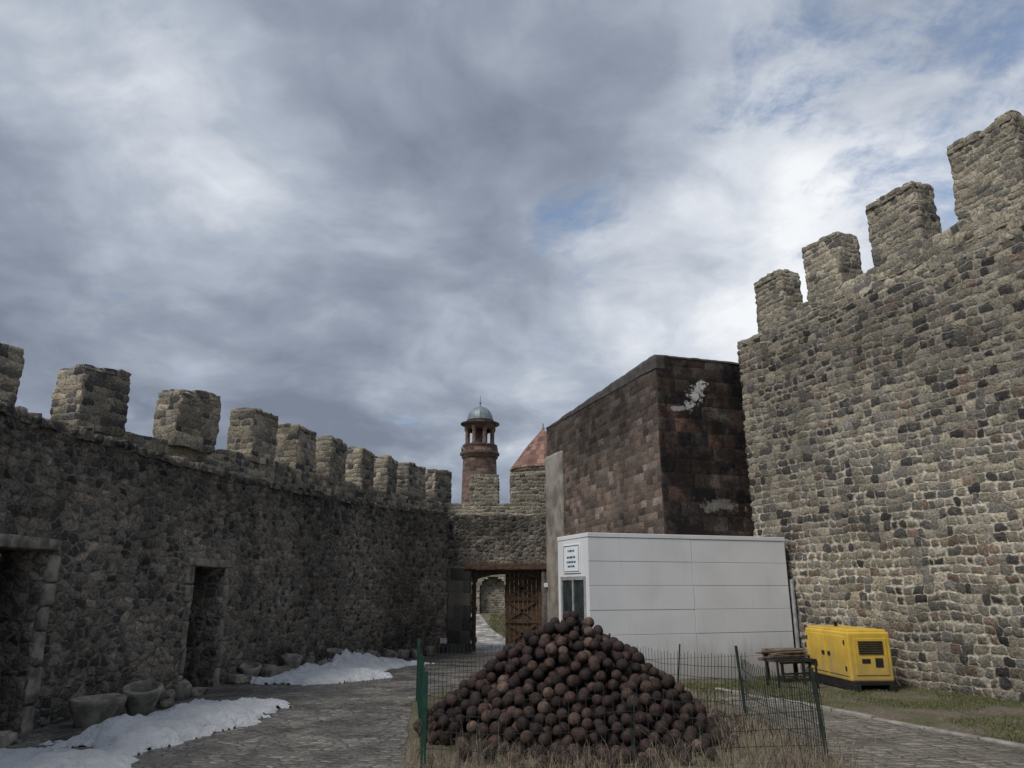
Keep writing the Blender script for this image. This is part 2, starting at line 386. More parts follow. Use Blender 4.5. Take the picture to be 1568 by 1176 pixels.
mb.done('rubble_stone_wall',M_left,jit=.03)
dl=empty('doorway_surround')
def wallframe(y):
    a=Vector((wallx(y-.2),y-.2));b=Vector((wallx(y+.2),y+.2)); d=(b-a).normalized()
    return Matrix.Translation((wallx(y),y,0))@Matrix.Rotation(math.atan2(d.y,d.x),4,'Z')
def rough(ob,amp=.018,sc=5.):
    bm=bmesh.new(); bm.from_mesh(ob.data)
    bmesh.ops.subdivide_edges(bm,edges=[e for e in bm.edges if e.calc_length()>.1],cuts=3,use_grid_fill=True)
    for v in bm.verts: v.co+=mnoise.noise_vector(v.co*sc)*amp+mnoise.noise_vector(v.co*sc*3)*amp*.4
    bm.to_mesh(ob.data); bm.free()
    for p in ob.data.polygons: p.use_smooth=True
rough(bbox('lintel',[(-.6,.62,-.06,.5,2.03,2.17)],M_rock,wallframe(8.71),.02,dl))
rough(bbox('lintel',[(-.66,.66,-.055,.5,1.93,2.06)],M_rock,wallframe(12.78),.02,dl))
z=-.1
while z<1.9:
    h=random.uniform(.26,.42); h=min(h,2.0-z)
    w=random.uniform(.14,.28)
    rough(bbox('jamb_stone',[(0.43,.43+w,-.04-random.uniform(0,.04),.4,z,z+h-.012)],M_rock,wallframe(8.71),.03,dl))
    w=random.uniform(.08,.2)
    rough(bbox('jamb_stone',[(-.49-w,-.482,-.035-random.uniform(0,.02),.4,z,z+h-.012)],M_rock,wallframe(12.78),.025,dl),.012)
    w=random.uniform(.08,.18)
    rough(bbox('jamb_stone',[(.482,.482+w,-.035-random.uniform(0,.02),.4,z,z+h-.012)],M_rock,wallframe(12.78),.025,dl),.012)
    z+=h
mb=MB()
y=5.
while y<22.7:
    L=random.uniform(.18,.42); A=Vector((wallx(y),y));B=Vector((wallx(y+L-.02),y+L-.02))
    dd=(B-A).normalized(); n=Vector((-dd.y,dd.x)); zz=ztop(y)
    mb.box(A-n*random.uniform(.0,.05),B-n*random.uniform(.0,.05),random.uniform(.25,.5),zz-.05,zz+random.uniform(.02,.09),.06,u=y*3)
    y+=L
mb.done('wall_coping',M_left,jit=.03)

PL=[(-8.8,5.5),(-7.95,9),(-7.35,10.7),(-6.8,11.6),(-6.15,12.7),(-5.45,13.8),(-5.0,15.1),(-4.67,16.5),(-4.32,18),(-3.9,19.7),(-3.45,21.2),(-2.87,22.5),(-2.2,23.9)]
mb=MB(); s=0
for a,b in zip(PL,PL[1:]):
    za=4.05+.012*(a[1]-10)
    mb.box(a,b,.55,3.3,za,.06,u=s,z1b=4.05+.012*(b[1]-10)); s+=(Vector(b)-Vector(a)).length
MER=[((-7.9,9.75),(-7.43,10.7),5.05),((-6.82,11.3),(-6.5,12.1),5.02),((-5.9,12.72),(-5.5,13.5),5.0),((-5.17,14.5),(-4.95,15.2),5.05),
((-4.75,16.2),(-4.6,17.05),5.08),((-4.36,17.6),(-4.24,18.6),5.1),((-3.95,19.3),(-3.82,20.2),5.13),((-3.52,20.75),(-3.39,21.6),5.15),((-3.1,22.0),(-2.7,22.9),5.17),((-2.45,23.45),(-2.02,24.4),5.2)]
for a,b,zt in MER:
    mb.box(a,b,.58,4.0,zt+random.uniform(-.03,.03),.045,u=random.uniform(0,40),z1b=zt-random.uniform(0,.05))
    n=3
    for i in range(n):
        for j in range(2):
            A=Vector(a).lerp(Vector(b),i/n+.02); B=Vector(a).lerp(Vector(b),(i+1)/n-.02); dd=(B-A).normalized(); nn_=Vector((-dd.y,dd.x))
            mb.box(A+nn_*.29*j-nn_*.01,B+nn_*.29*j-nn_*.01,.27,zt-.06,zt+random.uniform(.0,.07),.05,u=random.uniform(0,40))
mb.done('crenellated_parapet',M_merl,jit=.035)

# ------------------------------------------------------------------ gate wall
mb=MB()
X0,X1=-1.97,1.12; OX0,OX1,OZ=-1.23,.95,2.2; T=1.3; GY=23.
mb.patch((X0,GY,-.6),(OX0,GY,-.6),(OX0,GY,OZ),(X0,GY,OZ),(50,-.6),(50+OX0-X0,OZ),.06)
mb.patch((OX1,GY,-.6),(X1,GY,-.6),(X1,GY,OZ),(OX1,GY,OZ),(52,-.6),(52+X1-OX1,OZ),.06)
mb.patch((X0,GY,OZ),(X1,GY,OZ),(X1,GY,3.72),(X0,GY,3.72),(50,OZ),(50+X1-X0,3.72),.05)
mb.patch((X0,GY,3.72),(X1,GY,3.72),(X1,GY+T,3.72),(X0,GY+T,3.72),(50,5),(53,6.3),.1)
mb.patch((OX0,GY,-.6),(OX0,GY+T,-.6),(OX0,GY+T,OZ),(OX0,GY,OZ),(56,-.6),(57.3,OZ),.08)
mb.patch((OX1,GY+T,-.6),(OX1,GY,-.6),(OX1,GY,OZ),(OX1,GY+T,OZ),(58,-.6),(59.3,OZ),.08)
mb.patch((OX0,GY+T,OZ),(OX1,GY+T,OZ),(OX1,GY,OZ),(OX0,GY,OZ),(60,0),(62,1.3),.1)
mb.patch((X1,GY+T,-.6),(X0-.6,GY+T,-.6),(X0-.6,GY+T,3.72),(X1,GY+T,3.72),(60,0),(63,4),.15,keep=lambda u,v:not(.05<u<.70 and v<.64))
mb.done('gate_wall',M_left,jit=.02)
mb=MB()
mb.box((-2.3,24.0),(1.5,24.0),.5,3.5,4.2,.06,u=3)
mb.box((-1.36,24.0),(-.45,24.0),.5,4.15,5.12,.05,u=9)
mb.box((-.04,24.0),(1.3,24.0),.5,4.15,5.2,.05,u=14)
mb.done('gate_parapet',M_rmerl,jit=.03)
gt=empty('castle_gate')
mb=MB(); mb.box((-1.93,22.96),(-1.24,22.96),.3,-.5,2.2,.06); mb.done('jamb',M_jamb,parent=gt)
mb=MB(); mb.box((.90,22.97),(1.10,22.97),.3,-.5,2.2,.06); mb.done('jamb_2',M_jamb,parent=gt)
bbox('lintel_beam',[(-1.45,1.08,22.9,23.25,2.12,2.3)],M_wood,None,.015,gt)
bbox('frame',[(-1.21,-1.09,23.3,23.42,-.3,2.12),(.80,.92,23.3,23.42,-.3,2.12),(-1.085,.795,23.3,23.42,2.0,2.118)],M_wood,None,.01,gt)
# curved wooden head of the passage
hv=[];hf=[]
N=16
for i in range(N+1):
    x=-1.085+i*(1.88/N); t=(i/N*2-1); zc_=2.0-.16*abs(t)**2.5-.02
    for yy in(23.31,23.41): hv+= [(x,yy,2.0),(x,yy,zc_)]
for i in range(N):
    a=i*4; b=a+4
    hf+=[(a,a+1,b+1,b),(a+2,b+2,b+3,a+3),(a+1,a+3,b+3,b+1)]
pyobj('arched_head',hv,hf,M_wood,parent=gt)
pl=[];x=-.2
while x<.78:
    w=.135; pl.append((x,x+w-.008,23.46,23.5,-.22,1.98)); x+=w
bbox('leaf_planks',pl,M_wood,None,.004,gt)
bbox('leaf_rails',[(-.2,.8,23.42,23.458,a,a+.11) for a in(-.15,.55,1.2,1.82)],M_wood,None,.005,gt)
for sg in(1,-1):
    for zc in (.25,.92,1.56):
        Mx=Matrix.Translation((.3,23.43,zc))@Matrix.Rotation(sg*math.atan2(.6,.95),4,'Y')
        bbox('leaf_brace',[(-.5,.5,-.02,.012,-.035,.035)],M_wood,Mx,.004,gt)
Mx=Matrix.Translation((-1.10,23.45,0))@Matrix.Rotation(math.radians(92),4,'Z')
bbox('open_leaf',[(i*.135,i*.135+.127,0,.045,-.22,1.98) for i in range(7)]+[(0,.94,-.035,-.002,a,a+.1) for a in(0,.9,1.75)],M_wood,Mx,.004,gt)
lt=empty('wall_lamp')
bbox('bracket',[(1.0,1.04,22.8,22.99,1.62,1.66)],M_black,None,.004,lt)
bbox('lamp_head',[(.95,1.09,22.72,22.82,1.6,1.72)],M_white,None,.01,lt)
fl=empty('floodlight')
bbox('stand',[(-1.98,-1.94,22.3,22.34,-.25,.05)],M_black,None,.004,fl)
bbox('head',[(-2.06,-1.86,22.24,22.36,.05,.2)],M_alu,None,.012,fl)

mb=MB()
def arch(u,v):
    x=-7+14*u; z=-.5+5*v; cx=-.95; w=.62
    if abs(x-cx)<w and z<1.5: return False
    if (x-cx)**2+(z-1.5)**2<w*w: return False
    return True
mb.patch((-7,38,-.5),(7,38,-.5),(7,38,4.5),(-7,38,4.5),(0,-.5),(14,4.5),.1,keep=arch)
mb.patch((-3,38.4,-.5),(1,38.4,-.5),(1,38.4,3),(-3,38.4,3),(20,-.5),(24,3),.15)
mb.patch((-1.57,38,-.5),(-1.57,38.4,-.5),(-1.57,38.4,2.2),(-1.57,38,2.2),(30,0),(31,2.2),.1)
mb.patch((-.33,38.4,-.5),(-.33,38,-.5),(-.33,38,2.2),(-.33,38.4,2.2),(30,0),(31,2.2),.1)
mb.patch((-1.57,38.4,2.2),(-.33,38.4,2.2),(-.33,38,2.2),(-1.57,38,2.2),(30,0),(31,2.2),.1)
mb.patch((-7,38,4.5),(7,38,4.5),(7,39,4.5),(-7,39,4.5),(0,5),(14,6),.3)
mb.done('arched_stone_wall',M_rmerl)

# ------------------------------------------------------------------ right wall
P0=Vector((7.4,11.5)); D=Vector((-.4,.92)).normalized()
def RW(s): return P0+D*s
NR=Vector((.92,.4)).normalized()
mb=MB()
A=RW(5.3);B=RW(-13)
mb.patch((*A,-.5),(*RW(-3),-.5),(*RW(-3),7.0),(*A,7.0),(0,-.5),(8.3,7.0),.045,nv=166)
mb.patch((*RW(-3),-.5),(*B,-.5),(*B,7.2),(*RW(-3),7.0),(8.3,-.5),(18.3,7.0),.2)
A2=A+NR*2; B2=B+NR*2
mb.patch((*A2,-.5),(*A,-.5),(*A,7.0),(*A2,7.0),(-2,-.5),(0,7.0),.06,nv=166)
mb.patch((*A,7.0),(*B,7.2),(*B2,7.2),(*A2,7.0),(0,9),(18.3,11),.15)
mb.done('castle_wall',M_right,jit=.03)
mb=MB()
def rbox(s0,s1,T,z0,z1,z1b=None,off=.0,res=.05,dep=0.):
    a=RW(s0)-NR*off+NR*dep; b=RW(s1)-NR*off+NR*dep
    d=(b-a).normalized(); n=Vector((-d.y,d.x))
    if n.dot(NR)<0: a,b=b,a; z1,z1b=(z1b if z1b is not None else z1),z1
    mb.box(a,b,T,z0,z1,res,u=random.uniform(0,50),z1b=z1b)
rbox(5.3,4.62,.9,6.98,7.1,off=.01)
rbox(4.62,-3,.55,6.85,7.22,7.62,off=.0)
rbox(-3,-13,.55,6.85,7.62,8.1,off=.0,res=.15)
RM=[(4.6,3.77,8.25),(3.07,2.17,8.45),(1.43,.42,8.62),(-.32,-1.42,8.82),(-2.3,-3.5,9.1),(-4.4,-5.6,9.35)]
for a,b,zt in RM:
    rbox(a,b,.52,7.1,zt,zt+.04,off=.005)
    for i in range(4):
        for j in range(2):
            s0=a+(b-a)*(i/4+.01); s1=a+(b-a)*((i+1)/4-.01)
            rbox(s0,s1,.25,zt-.05,zt+random.uniform(.02,.1),off=.02,dep=.27*j)
mb.done('castle_wall_battlements',M_rmerl,jit=.035)

# ------------------------------------------------------------------ dark building
blk=empty('soot_stained_stone_building')
C=Vector((3.27,16.1));FR=Vector((5.7,16.88));BL=Vector((1.10,22.85));BR=BL+Vector((4.6,1.6))
zc,zb=6.70,6.42
mb=MB()
L1=(FR-C).length
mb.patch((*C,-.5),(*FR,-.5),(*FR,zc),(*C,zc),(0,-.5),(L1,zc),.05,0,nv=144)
L2=(BL-C).length
mb.patch((*BL,-.5),(*C,-.5),(*C,zc),(*BL,zb),(-L2,-.5),(0,zc),.05,1,nv=144)
mb.patch((*C,zc),(*FR,zc),(*BR,zb),(*BL,zb),(0,10),(3,16),.2,0)
mb.patch((*BR,-.5),(*BL,-.5),(*BL,zb),(*BR,zb),(0,0),(5,6),.2,1)
mb.patch((*FR,-.5),(*BR,-.5),(*BR,zb),(*FR,zc),(0,0),(6,6),.2,1)
mb.done('walls',[M_dfront,M_dside],jit=.016,parent=blk)
mb=MB()
dn=(FR-C).normalized(); nn=Vector((dn.y,-dn.x))
dl2=(C-BL).normalized(); n2=Vector((dl2.y,-dl2.x))
mb.box(C+nn*.03-dn*.03,FR+nn*.03,.3,zc-.01,zc+.035,.08)
mb.box(BL+n2*.03,C+n2*.03+dl2*.03,.3,zb-.005,zb+.03,.08,z1b=zc+.037)
mb.done('cornice',M_cornice,jit=.02,parent=blk)
a=BL+n2*.07; b=BL+dl2*1.35+n2*.07
mb=MB(); mb.box(a,b,.2,-.5,5.5,.1); mb.done('cement_pilaster',M_cement,jit=.02,parent=blk)

# ------------------------------------------------------------------ clock tower
def revolve(name,prof,cx,cy,mat,seg=24,parent=None,smooth=True,rot=0):
    bm=bmesh.new(); uvl=bm.loops.layers.uv.new('UVMap'); rings=[]
    for r,z in prof:
        rings.append([bm.verts.new((cx+r*math.cos(rot+2*math.pi*i/seg),cy+r*math.sin(rot+2*math.pi*i/seg),z)) for i in range(seg)])
    for k in range(len(prof)-1):
        for i in range(seg):
            j=(i+1)%seg
            f=bm.faces.new((rings[k][i],rings[k][j],rings[k+1][j],rings[k+1][i])); f.smooth=smooth
            R=max(prof[k][0],prof[k+1][0])
            for l,(a,zz) in zip(f.loops,((i,prof[k][1]),(i+1,prof[k][1]),(i+1,prof[k+1][1]),(i,prof[k+1][1]))):
                l[uvl].uv=(R*2*math.pi*a/seg,zz)
    me=bpy.data.meshes.new(name); bm.to_mesh(me); bm.free()
    ob=bpy.data.objects.new(name,me); COL.objects.link(ob); me.materials.append(mat)
    if parent: ob.parent=parent
    return ob
tw=empty('clock_tower'); cx,cy=-2.65,60.
revolve('shaft',[(1.55,0),(1.5,5),(1.40,10.5),(1.36,11.7)],cx,cy,M_brick,32,tw)
revolve('gallery',[(1.36,11.7),(1.48,11.8),(1.48,11.95),(1.62,12.05),(1.62,12.2),(1.36,12.22),(1.36,12.7),(1.42,12.75),(1.42,12.85),(.2,12.86)],cx,cy,M_brick,32,tw)
revolve('lantern_core',[(.38,12.8),(.38,14.4)],cx,cy,M_brick,12,tw)
for i in range(8):
    a=2*math.pi*(i+.5)/8
    revolve('column',[(.22,12.84),(.22,12.95),(.16,13.0),(.16,14.0),(.23,14.1),(.26,14.35)],cx+1.1*math.cos(a),cy+1.1*math.sin(a),M_brick,8,tw)
    revolve('gallery_pinnacle',[(.05,12.2),(.06,12.5),(.0,12.75)],cx+1.55*math.cos(a),cy+1.55*math.sin(a),M_cornice,6,tw)
revolve('arcade_ring',[(.85,14.1),(1.28,14.1),(1.28,14.45),(1.35,14.5),(1.6,14.6),(1.62,14.68),(1.15,14.78),(1.05,14.8),(1.05,15.0)],cx,cy,M_brick,32,tw)
dome=[(1.08*math.cos(t),15.0+1.15*math.sin(t)) for t in [i*math.pi/2/12 for i in range(12)]]
revolve('dome',[(1.14,14.92),(1.14,15.0)]+dome+[(.07,16.14),(.05,16.4),(.1,16.5),(.03,16.6),(.02,17.1),(0,17.15)],cx,cy,M_lead,16,tw,smooth=False)
tb=empty('conical_roof_tomb'); cx,cy=1.72,40
revolve('drum',[(1.66,0),(1.66,7.55),(1.76,7.6),(1.76,7.72)],cx,cy,M_rmerl,12,tb,False)
revolve('cone_roof',[(1.84,7.70),(1.84,7.76),(.9,9.05),(.06,10.0)],cx,cy,M_roofred,12,tb,False)
revolve('finial',[(.06,9.98),(.09,10.1),(.03,10.18),(.05,10.24),(0,10.4)],cx,cy,M_lead,8,tb)

# ------------------------------------------------------------------ cabin
cab=empty('portable_cabin')
ang=math.atan2(1.4,4.13)
MC=Matrix.Translation((1.40,13.9,0))@Matrix.Rotation(ang,4,'Z')
LX,LY,HZ=4.36,1.47,2.58
bbox('core',[(.03,LX-.03,.03,LY,-.1,HZ-.02)],M_gap,MC,0,cab)
rows=6; rh=(HZ-.08+.1)/rows; pan=[]
cols=[(.0,LX*.50),(LX*.50+.007,LX)]
for r in range(rows):
    z0=-.1+r*rh; z1=z0+rh-.006
    for c in cols:
        o=random.uniform(0,.006); pan.append((c[0]+.001,c[1],o,.028,z0,z1))
bbox('front_panels',pan,M_white,MC,.004,cab)
zd0,zd1,yd0,yd1=.0,1.80,.14,1.32
bbox('side_panels',[(-.001,.028,.03,yd0,-.1,HZ-.085),(-.001,.028,yd1,LY,-.1,HZ-.085),(-.001,.028,yd0+.001,yd1-.001,zd1,HZ-.085),(-.001,.028,yd0+.001,yd1-.001,-.1,zd0)],M_white,MC,.003,cab)
bbox('right_side_panels',[(LX-.028,LX+.001,.03,LY,-.1+r*rh,-.1+(r+1)*rh-.007) for r in range(rows)],M_white,MC,.003,cab)
bbox('roof_trim',[(-.012,LX+.012,-.008,LY+.01,HZ-.08,HZ)],M_white,MC,.008,cab)
bbox('door_frame',[(-.02,.02,yd0+.005,yd0+.065,zd0,zd1),(-.02,.02,yd1-.065,yd1-.005,zd0,zd1),(-.02,.02,yd0+.067,yd1-.067,zd1-.07,zd1),(-.02,.02,yd0+.067,yd1-.067,zd0,zd0+.1),(-.02,.02,.70,.75,zd0+.102,zd1-.072)],M_alu,MC,.004,cab)
bbox('door_glass',[(.0,.012,yd0+.06,yd1-.06,zd0+.1,zd1-.06)],M_glass,MC,0,cab)
bbox('corner_pipe',[(LX+.06,LX+.13,-.02,.05,-.1,1.75)],M_alu,MC,.02,cab)
sg=empty('notice_sign')
bbox('board',[(-.022,-.003,.34,1.16,1.86,2.40)],M_sign,MC,.004,sg)
ink=[(-.026,-.0225,.38,1.12,2.365,2.378),(-.026,-.0225,.38,1.12,1.885,1.898),(-.026,-.0225,.38,.392,1.90,2.36),(-.026,-.0225,1.108,1.12,1.90,2.36)]
for zz,ws in ((2.26,[.08,.12,.05]),(2.14,[.1,.14,.1]),(2.05,[.07,.1,.12,.05]),(1.97,[.1,.06,.1])):
    tot=sum(ws)+.03*(len(ws)-1); yy=.75-tot/2
    for w in ws: ink.append((-.026,-.0225,yy,yy+w,zz,zz+.035)); yy+=w+.03
bbox('lettering',ink,M_signb,MC,0,sg)

# ------------------------------------------------------------------ generator
gen=empty('diesel_generator')
MG=Matrix.Translation((5.42,12.6,0))@Matrix.Rotation(math.radians(4),4,'Z')
bbox('body',[(0,.72,0,1.52,.14,.90)],M_yel,MG,.035,gen,3)
bbox('top_cap',[(.03,.69,.05,1.47,.885,.935)],M_yel,MG,.02,gen)
bbox('skid',[(.02,.12,-.06,1.58,.0,.10),(.60,.70,-.06,1.58,0,.10),(.02,.70,-.03,1.55,.09,.15)],M_black,MG,.01,gen)
bbox('end_panel',[(.09,.64,-.012,.004,.24,.80)],M_yel,MG,.008,gen)
bbox('louvre',[(.16,.57,-.026,-.011,.56+i*.035,.585+i*.035) for i in range(6)],M_black,MG,.003,gen)
bbox('data_plate',[(.2,.34,-.018,-.011,.42,.49),(.42,.55,-.018,-.011,.36,.50)],M_black,MG,.002,gen)
bbox('side_doors',[(-.014,.003,.06,.72,.22,.83),(-.014,.003,.76,1.46,.22,.83)],M_yel,MG,.008,gen)
bbox('door_handles',[(-.03,-.013,.60,.68,.5,.56),(-.03,-.013,.80,.88,.5,.56),(-.022,-.013,1.1,1.35,.28,.36)],M_black,MG,.004,gen)
bbox('hinges',[(-.024,-.012,.08,.12,z,z+.07) for z in(.3,.7)]+[(-.024,-.012,1.4,1.44,z,z+.07) for z in(.3,.7)],M_black,MG,.003,gen)
revolve('exhaust',[(.03,.93),(.03,1.0),(.045,1.0),(.045,1.02),(0,1.02)],5.72,13.7,M_black,10,gen)

ws=empty('plank_stack')
MW=Matrix.Translation((4.72,13.75,0))@Matrix.Rotation(math.radians(20),4,'Z')
bbox('stand',[(0,.04,0,.04,0,.3),(.6,.64,0,.04,0,.3),(0,.04,.4,.44,0,.3),(.6,.64,.4,.44,0,.3),(-.02,.66,0,.04,.3,.33),(-.02,.66,.4,.44,.3,.33),(.041,.599,.01,.03,.12,.15)],M_black,MW,.004,ws)
for k in range(7):
    for j in range(3):
        a=random.uniform(-.07,.07)
        bbox('plank',[(-.08+random.uniform(-.14,.05),.6+random.uniform(-.12,.12),.0+j*.15,.13+j*.15,.333+k*.03,.356+k*.03)],M_woodl,MW@Matrix.Rotation(a,4,'Z'),.004,ws)
bf_=empty('metal_trestle')
MT=Matrix.Translation((4.35,12.9,0))@Matrix.Rotation(math.radians(12),4,'Z')
bbox('frame',[(0,.03,0,.03,0,.42),(.7,.73,0,.03,0,.42),(0,.03,.35,.38,0,.42),(.7,.73,.35,.38,0,.42),(-.01,.74,0,.03,.42,.45),(-.01,.74,.35,.38,.42,.45),(0,.03,.031,.349,.42,.45),(.7,.73,.031,.349,.42,.45),(.031,.699,.005,.025,.18,.2)],M_black,MT,.004,bf_)

# ------------------------------------------------------------------ cannonballs
r=.068; cen=np.array([.70,9.35]); R=1.78; H=1.30
def env(p):
    d=np.linalg.norm(p-cen,axis=-1)/R
    an=np.arctan2(p[...,1]-cen[1],p[...,0]-cen[0])
    return H*(1-(d*(1+.05*np.sin(3*an+1)+.03*np.sin(7*an)))**1.2)+.02
P=np.zeros((6000,3)); n=0
fails=0
while fails<60 and n<3600:
    K=70
    a=np.random.rand(K)*2*np.pi; rr=R*np.sqrt(np.random.rand(K))
    c=np.stack([cen[0]+rr*np.cos(a),cen[1]+rr*np.sin(a)],1)
    if n:
        dd=((c[:,None,:]-P[None,:n,:2])**2).sum(-1)
        h=np.where(dd<4*r*r,P[None,:n,2]+np.sqrt(np.maximum(4*r*r-dd,0)),r).max(1)
    else: h=np.full(K,r)
    h=np.maximum(h,r)
    ok=h+r*.5<env(c)+.03
    if not ok.any(): fails+=1; continue
    fails=0
    h2=np.where(ok,h,9); i=h2.argmin(); P[n]=(c[i,0],c[i,1],h[i]); n+=1
P=P[:n]
for k in range(60):
    a=random.uniform(-2.2,.5); d_=R+random.uniform(.02,.25)
    q=np.array([[cen[0]+d_*math.cos(a),cen[1]+d_*math.sin(a),r*.9]])
    if q[0,0]<-.8: continue
    if ((P-q)**2).sum(1).min()>4*r*r: P=np.vstack([P,q])
bm=bmesh.new(); bmesh.ops.create_icosphere(bm,subdivisions=3,radius=1); bv=np.array([v.co[:] for v in bm.verts]); bf=np.array([[v.index for v in f.verts] for f in bm.faces]); bm.free()
rad=r*np.random.uniform(.82,1.07,len(P))
V=(P[:,None,:]+bv[None]*rad[:,None,None]).reshape(-1,3)
F=(bf[None]+(np.arange(len(P))*len(bv))[:,None,None]).reshape(-1,3)
me=bpy.data.meshes.new('cannonball_pile')
me.vertices.add(len(V)); me.vertices.foreach_set('co',V.ravel())
me.loops.add(F.size); me.loops.foreach_set('vertex_index',F.ravel().astype(np.int32))
me.polygons.add(len(F)); me.polygons.foreach_set('loop_start',np.arange(0,F.size,3,dtype=np.int32))
me.polygons.foreach_set('use_smooth',np.ones(len(F),bool))
me.update(calc_edges=True); me.validate()
at=me.attributes.new('tone','FLOAT','POINT'); at.data.foreach_set('value',np.repeat(np.random.rand(len(P)),len(bv)).astype(np.float32))
m,nb,b,o=newmat('rusty_iron_ball')
tn=nb.n('ShaderNodeAttribute',attribute_name='tone').outputs['Fac']
g=nb.n('ShaderNodeNewGeometry').outputs['Position']
c=nb.ramp(tn,[(0,(.018,.012,.012)),(.35,(.031,.020,.019)),(.75,(.046,.028,.025)),(.94,(.07,.043,.035)),(1,(.12,.085,.068))])
fn=nb.noise(g,22,5,.7); k=nb.ss(fn,.3,.7,.45,1.6)
c=nb.mix(1.,c,nb.cmb(k,k,k),'MULTIPLY')
c=nb.mix(nb.ss(nb.noise(g,9,5,.7),.6,.74),c,(.10,.052,.035))
nb.put(b.inputs['Base Color'],c); b.inputs['Roughness'].default_value=.72; b.inputs['Specular IOR Level'].default_value=.25
bp=nb.n('ShaderNodeBump',{'Height':nb.noise(g,55,4,.7),'Strength':.9,'Distance':.012}); nb.put(b.inputs['Normal'],bp.outputs[0])
me.materials.append(m)
COL.objects.link(bpy.data.objects.new('cannonball_pile',me))

# ------------------------------------------------------------------ wire fence
def prism(vs,fs,a,b,w):
    a=Vector(a);b=Vector(b);d=(b-a).normalized()
    up=Vector((0,0,1)) if abs(d.z)<.9 else Vector((1,0,0))
    s1=d.cross(up).normalized()*w; s2=d.cross(s1).normalized()*w
    i=len(vs)
    for p in(a,b):
        for q in(s1+s2,s1-s2,-s1-s2,-s1+s2): vs.append(p+q)
    for k in range(4): fs.append((i+k,i+(k+1)%4,i+4+(k+1)%4,i+4+k))
    fs.append((i,i+1,i+2,i+3)); fs.append((i+4,i+7,i+6,i+5))
fe=empty('wire_fence')
def panel(name,a,b,H,w,dv,dh,mat,lean=(0,0),sag=.04):
    vs=[];fs=[]; a=Vector(a);b=Vector(b); L=(b-a).length; n=int(L/dv)
    def pt(t,z):
        p=a.lerp(b,t); k=math.sin(math.pi*t*2)*sag*.6; zz=z-sag*math.sin(math.pi*t)*(z/H)+mnoise.noise(Vector((p.x*2,p.y*2,z)))*.03
        d=(b-a).normalized()
        return Vector((p.x+lean[0]*z+d.y*k*z,p.y+lean[1]*z-d.x*k*z,zz))
    for i in range(n+1):
        t=i/n
        prism(vs,fs,pt(t,0),pt(t,H*.5),w); prism(vs,fs,pt(t,H*.5),pt(t,H+random.uniform(.01,.05)),w)
    z=.04
    while z<H+.01:
        for i in range(0,n,2): prism(vs,fs,pt(i/n,z),pt(min(1,(i+2)/n),z),w)
        z+=dh
    pyobj(name,vs,fs,mat,parent=fe)
FP=[(-.80,7.3),(-1.38,11.6),(1.55,11.9),(2.85,9.7),(2.93,7.5)]
panel('left_panel',FP[0],FP[1],.74,.0035,.055,.1,M_green,(.01,0))
panel('back_panel',FP[1],FP[2],.76,.0028,.06,.15,M_wire,(0,.04))
panel('back_panel',FP[2],FP[3],.78,.0028,.06,.15,M_wire,(.05,.02),.08)
panel('right_panel',FP[3],FP[4],.76,.003,.06,.15,M_wire,(-.03,.0),.07)
panel('front_panel',FP[4],(1.1,7.35),.72,.0024,.08,.15,M_wire,(-.04,.05),.08)
panel('front_panel',(1.1,7.35),FP[0],.72,.0024,.08,.15,M_wire,(0,.03),.05)
vs=[];fs=[]
for (x,y),h,w,lx in((FP[0],.85,.022,0),(FP[1],.86,.022,.0),((-1.05,9.2),.82,.02,0)): prism(vs,fs,(x,y,-.1),(x+lx,y,h),w)
pyobj('green_posts',vs,fs,M_green,parent=fe)
vs=[];fs=[]
for (x,y),h,w,lx in((FP[2],.92,.013,-.06),(FP[3],.9,.014,-.07),(FP[4],.86,.013,-.08),((1.1,7.35),.66,.006,.03),((2.2,10.7),.85,.009,.1),((.2,11.8),.85,.009,.05)): prism(vs,fs,(x,y,-.1),(x+lx,y,h),w)
pyobj('iron_posts',vs,fs,M_wire,parent=fe)

# ------------------------------------------------------------------ grasses
def blades(name,pts,hl,wl,mat,lean=.6):
    vs=[];fs=[]
    for x,y in pts:
        z=gz(x,y); h=random.uniform(*hl); w=random.uniform(*wl); a=random.uniform(0,6.28); la=random.uniform(0,6.28); ln=random.uniform(.1,lean)*h
        dx,dy=math.cos(a)*w,math.sin(a)*w; lx,ly=math.cos(la)*ln,math.sin(la)*ln
        i=len(vs)
        vs+= [(x-dx,y-dy,z-.01),(x+dx,y+dy,z-.01),(x+lx*.4+dx*.7,y+ly*.4+dy*.7,z+h*.6),(x+lx*.4-dx*.7,y+ly*.4-dy*.7,z+h*.6),(x+lx,y+ly,z+h*random.uniform(.8,1))]
        fs+= [(i,i+1,i+2,i+3),(i+3,i+2,i+4)]
    return pyobj(name,vs,fs,mat)
def grassmat(name,stops):
    m,nb,b,o=newmat(name)
    g=nb.n('ShaderNodeNewGeometry').outputs['Position']
    f=nb.noise(g,13,3,.7)
    nb.put(b.inputs['Base Color'],nb.ramp(f,stops)); b.inputs['Roughness'].default_value=.9; return m
M_dry=grassmat('dry_grass',[(.3,(.11,.085,.06)),(.5,(.24,.20,.15)),(.7,(.38,.33,.255))])
M_grn=grassmat('short_grass',[(.3,(.055,.065,.027)),(.5,(.11,.12,.052)),(.7,(.24,.21,.125))])
pts=[]
while len(pts)<9000:
    x=random.uniform(-1.0,3.5); y=random.uniform(6.6,11.8); d_=math.hypot(x-cen[0],y-cen[1])
    if d_<R-.15: continue
    cl=mnoise.noise(Vector((x*2.2,y*2.2,3)))
    if cl<random.uniform(-.2,.4): continue
    if x>2.95+.1*random.random(): continue
    pts.append((x,y))
blades('dry_weeds',pts,(.05,.24),(.0012,.003),M_dry,1.4)
pts=[]
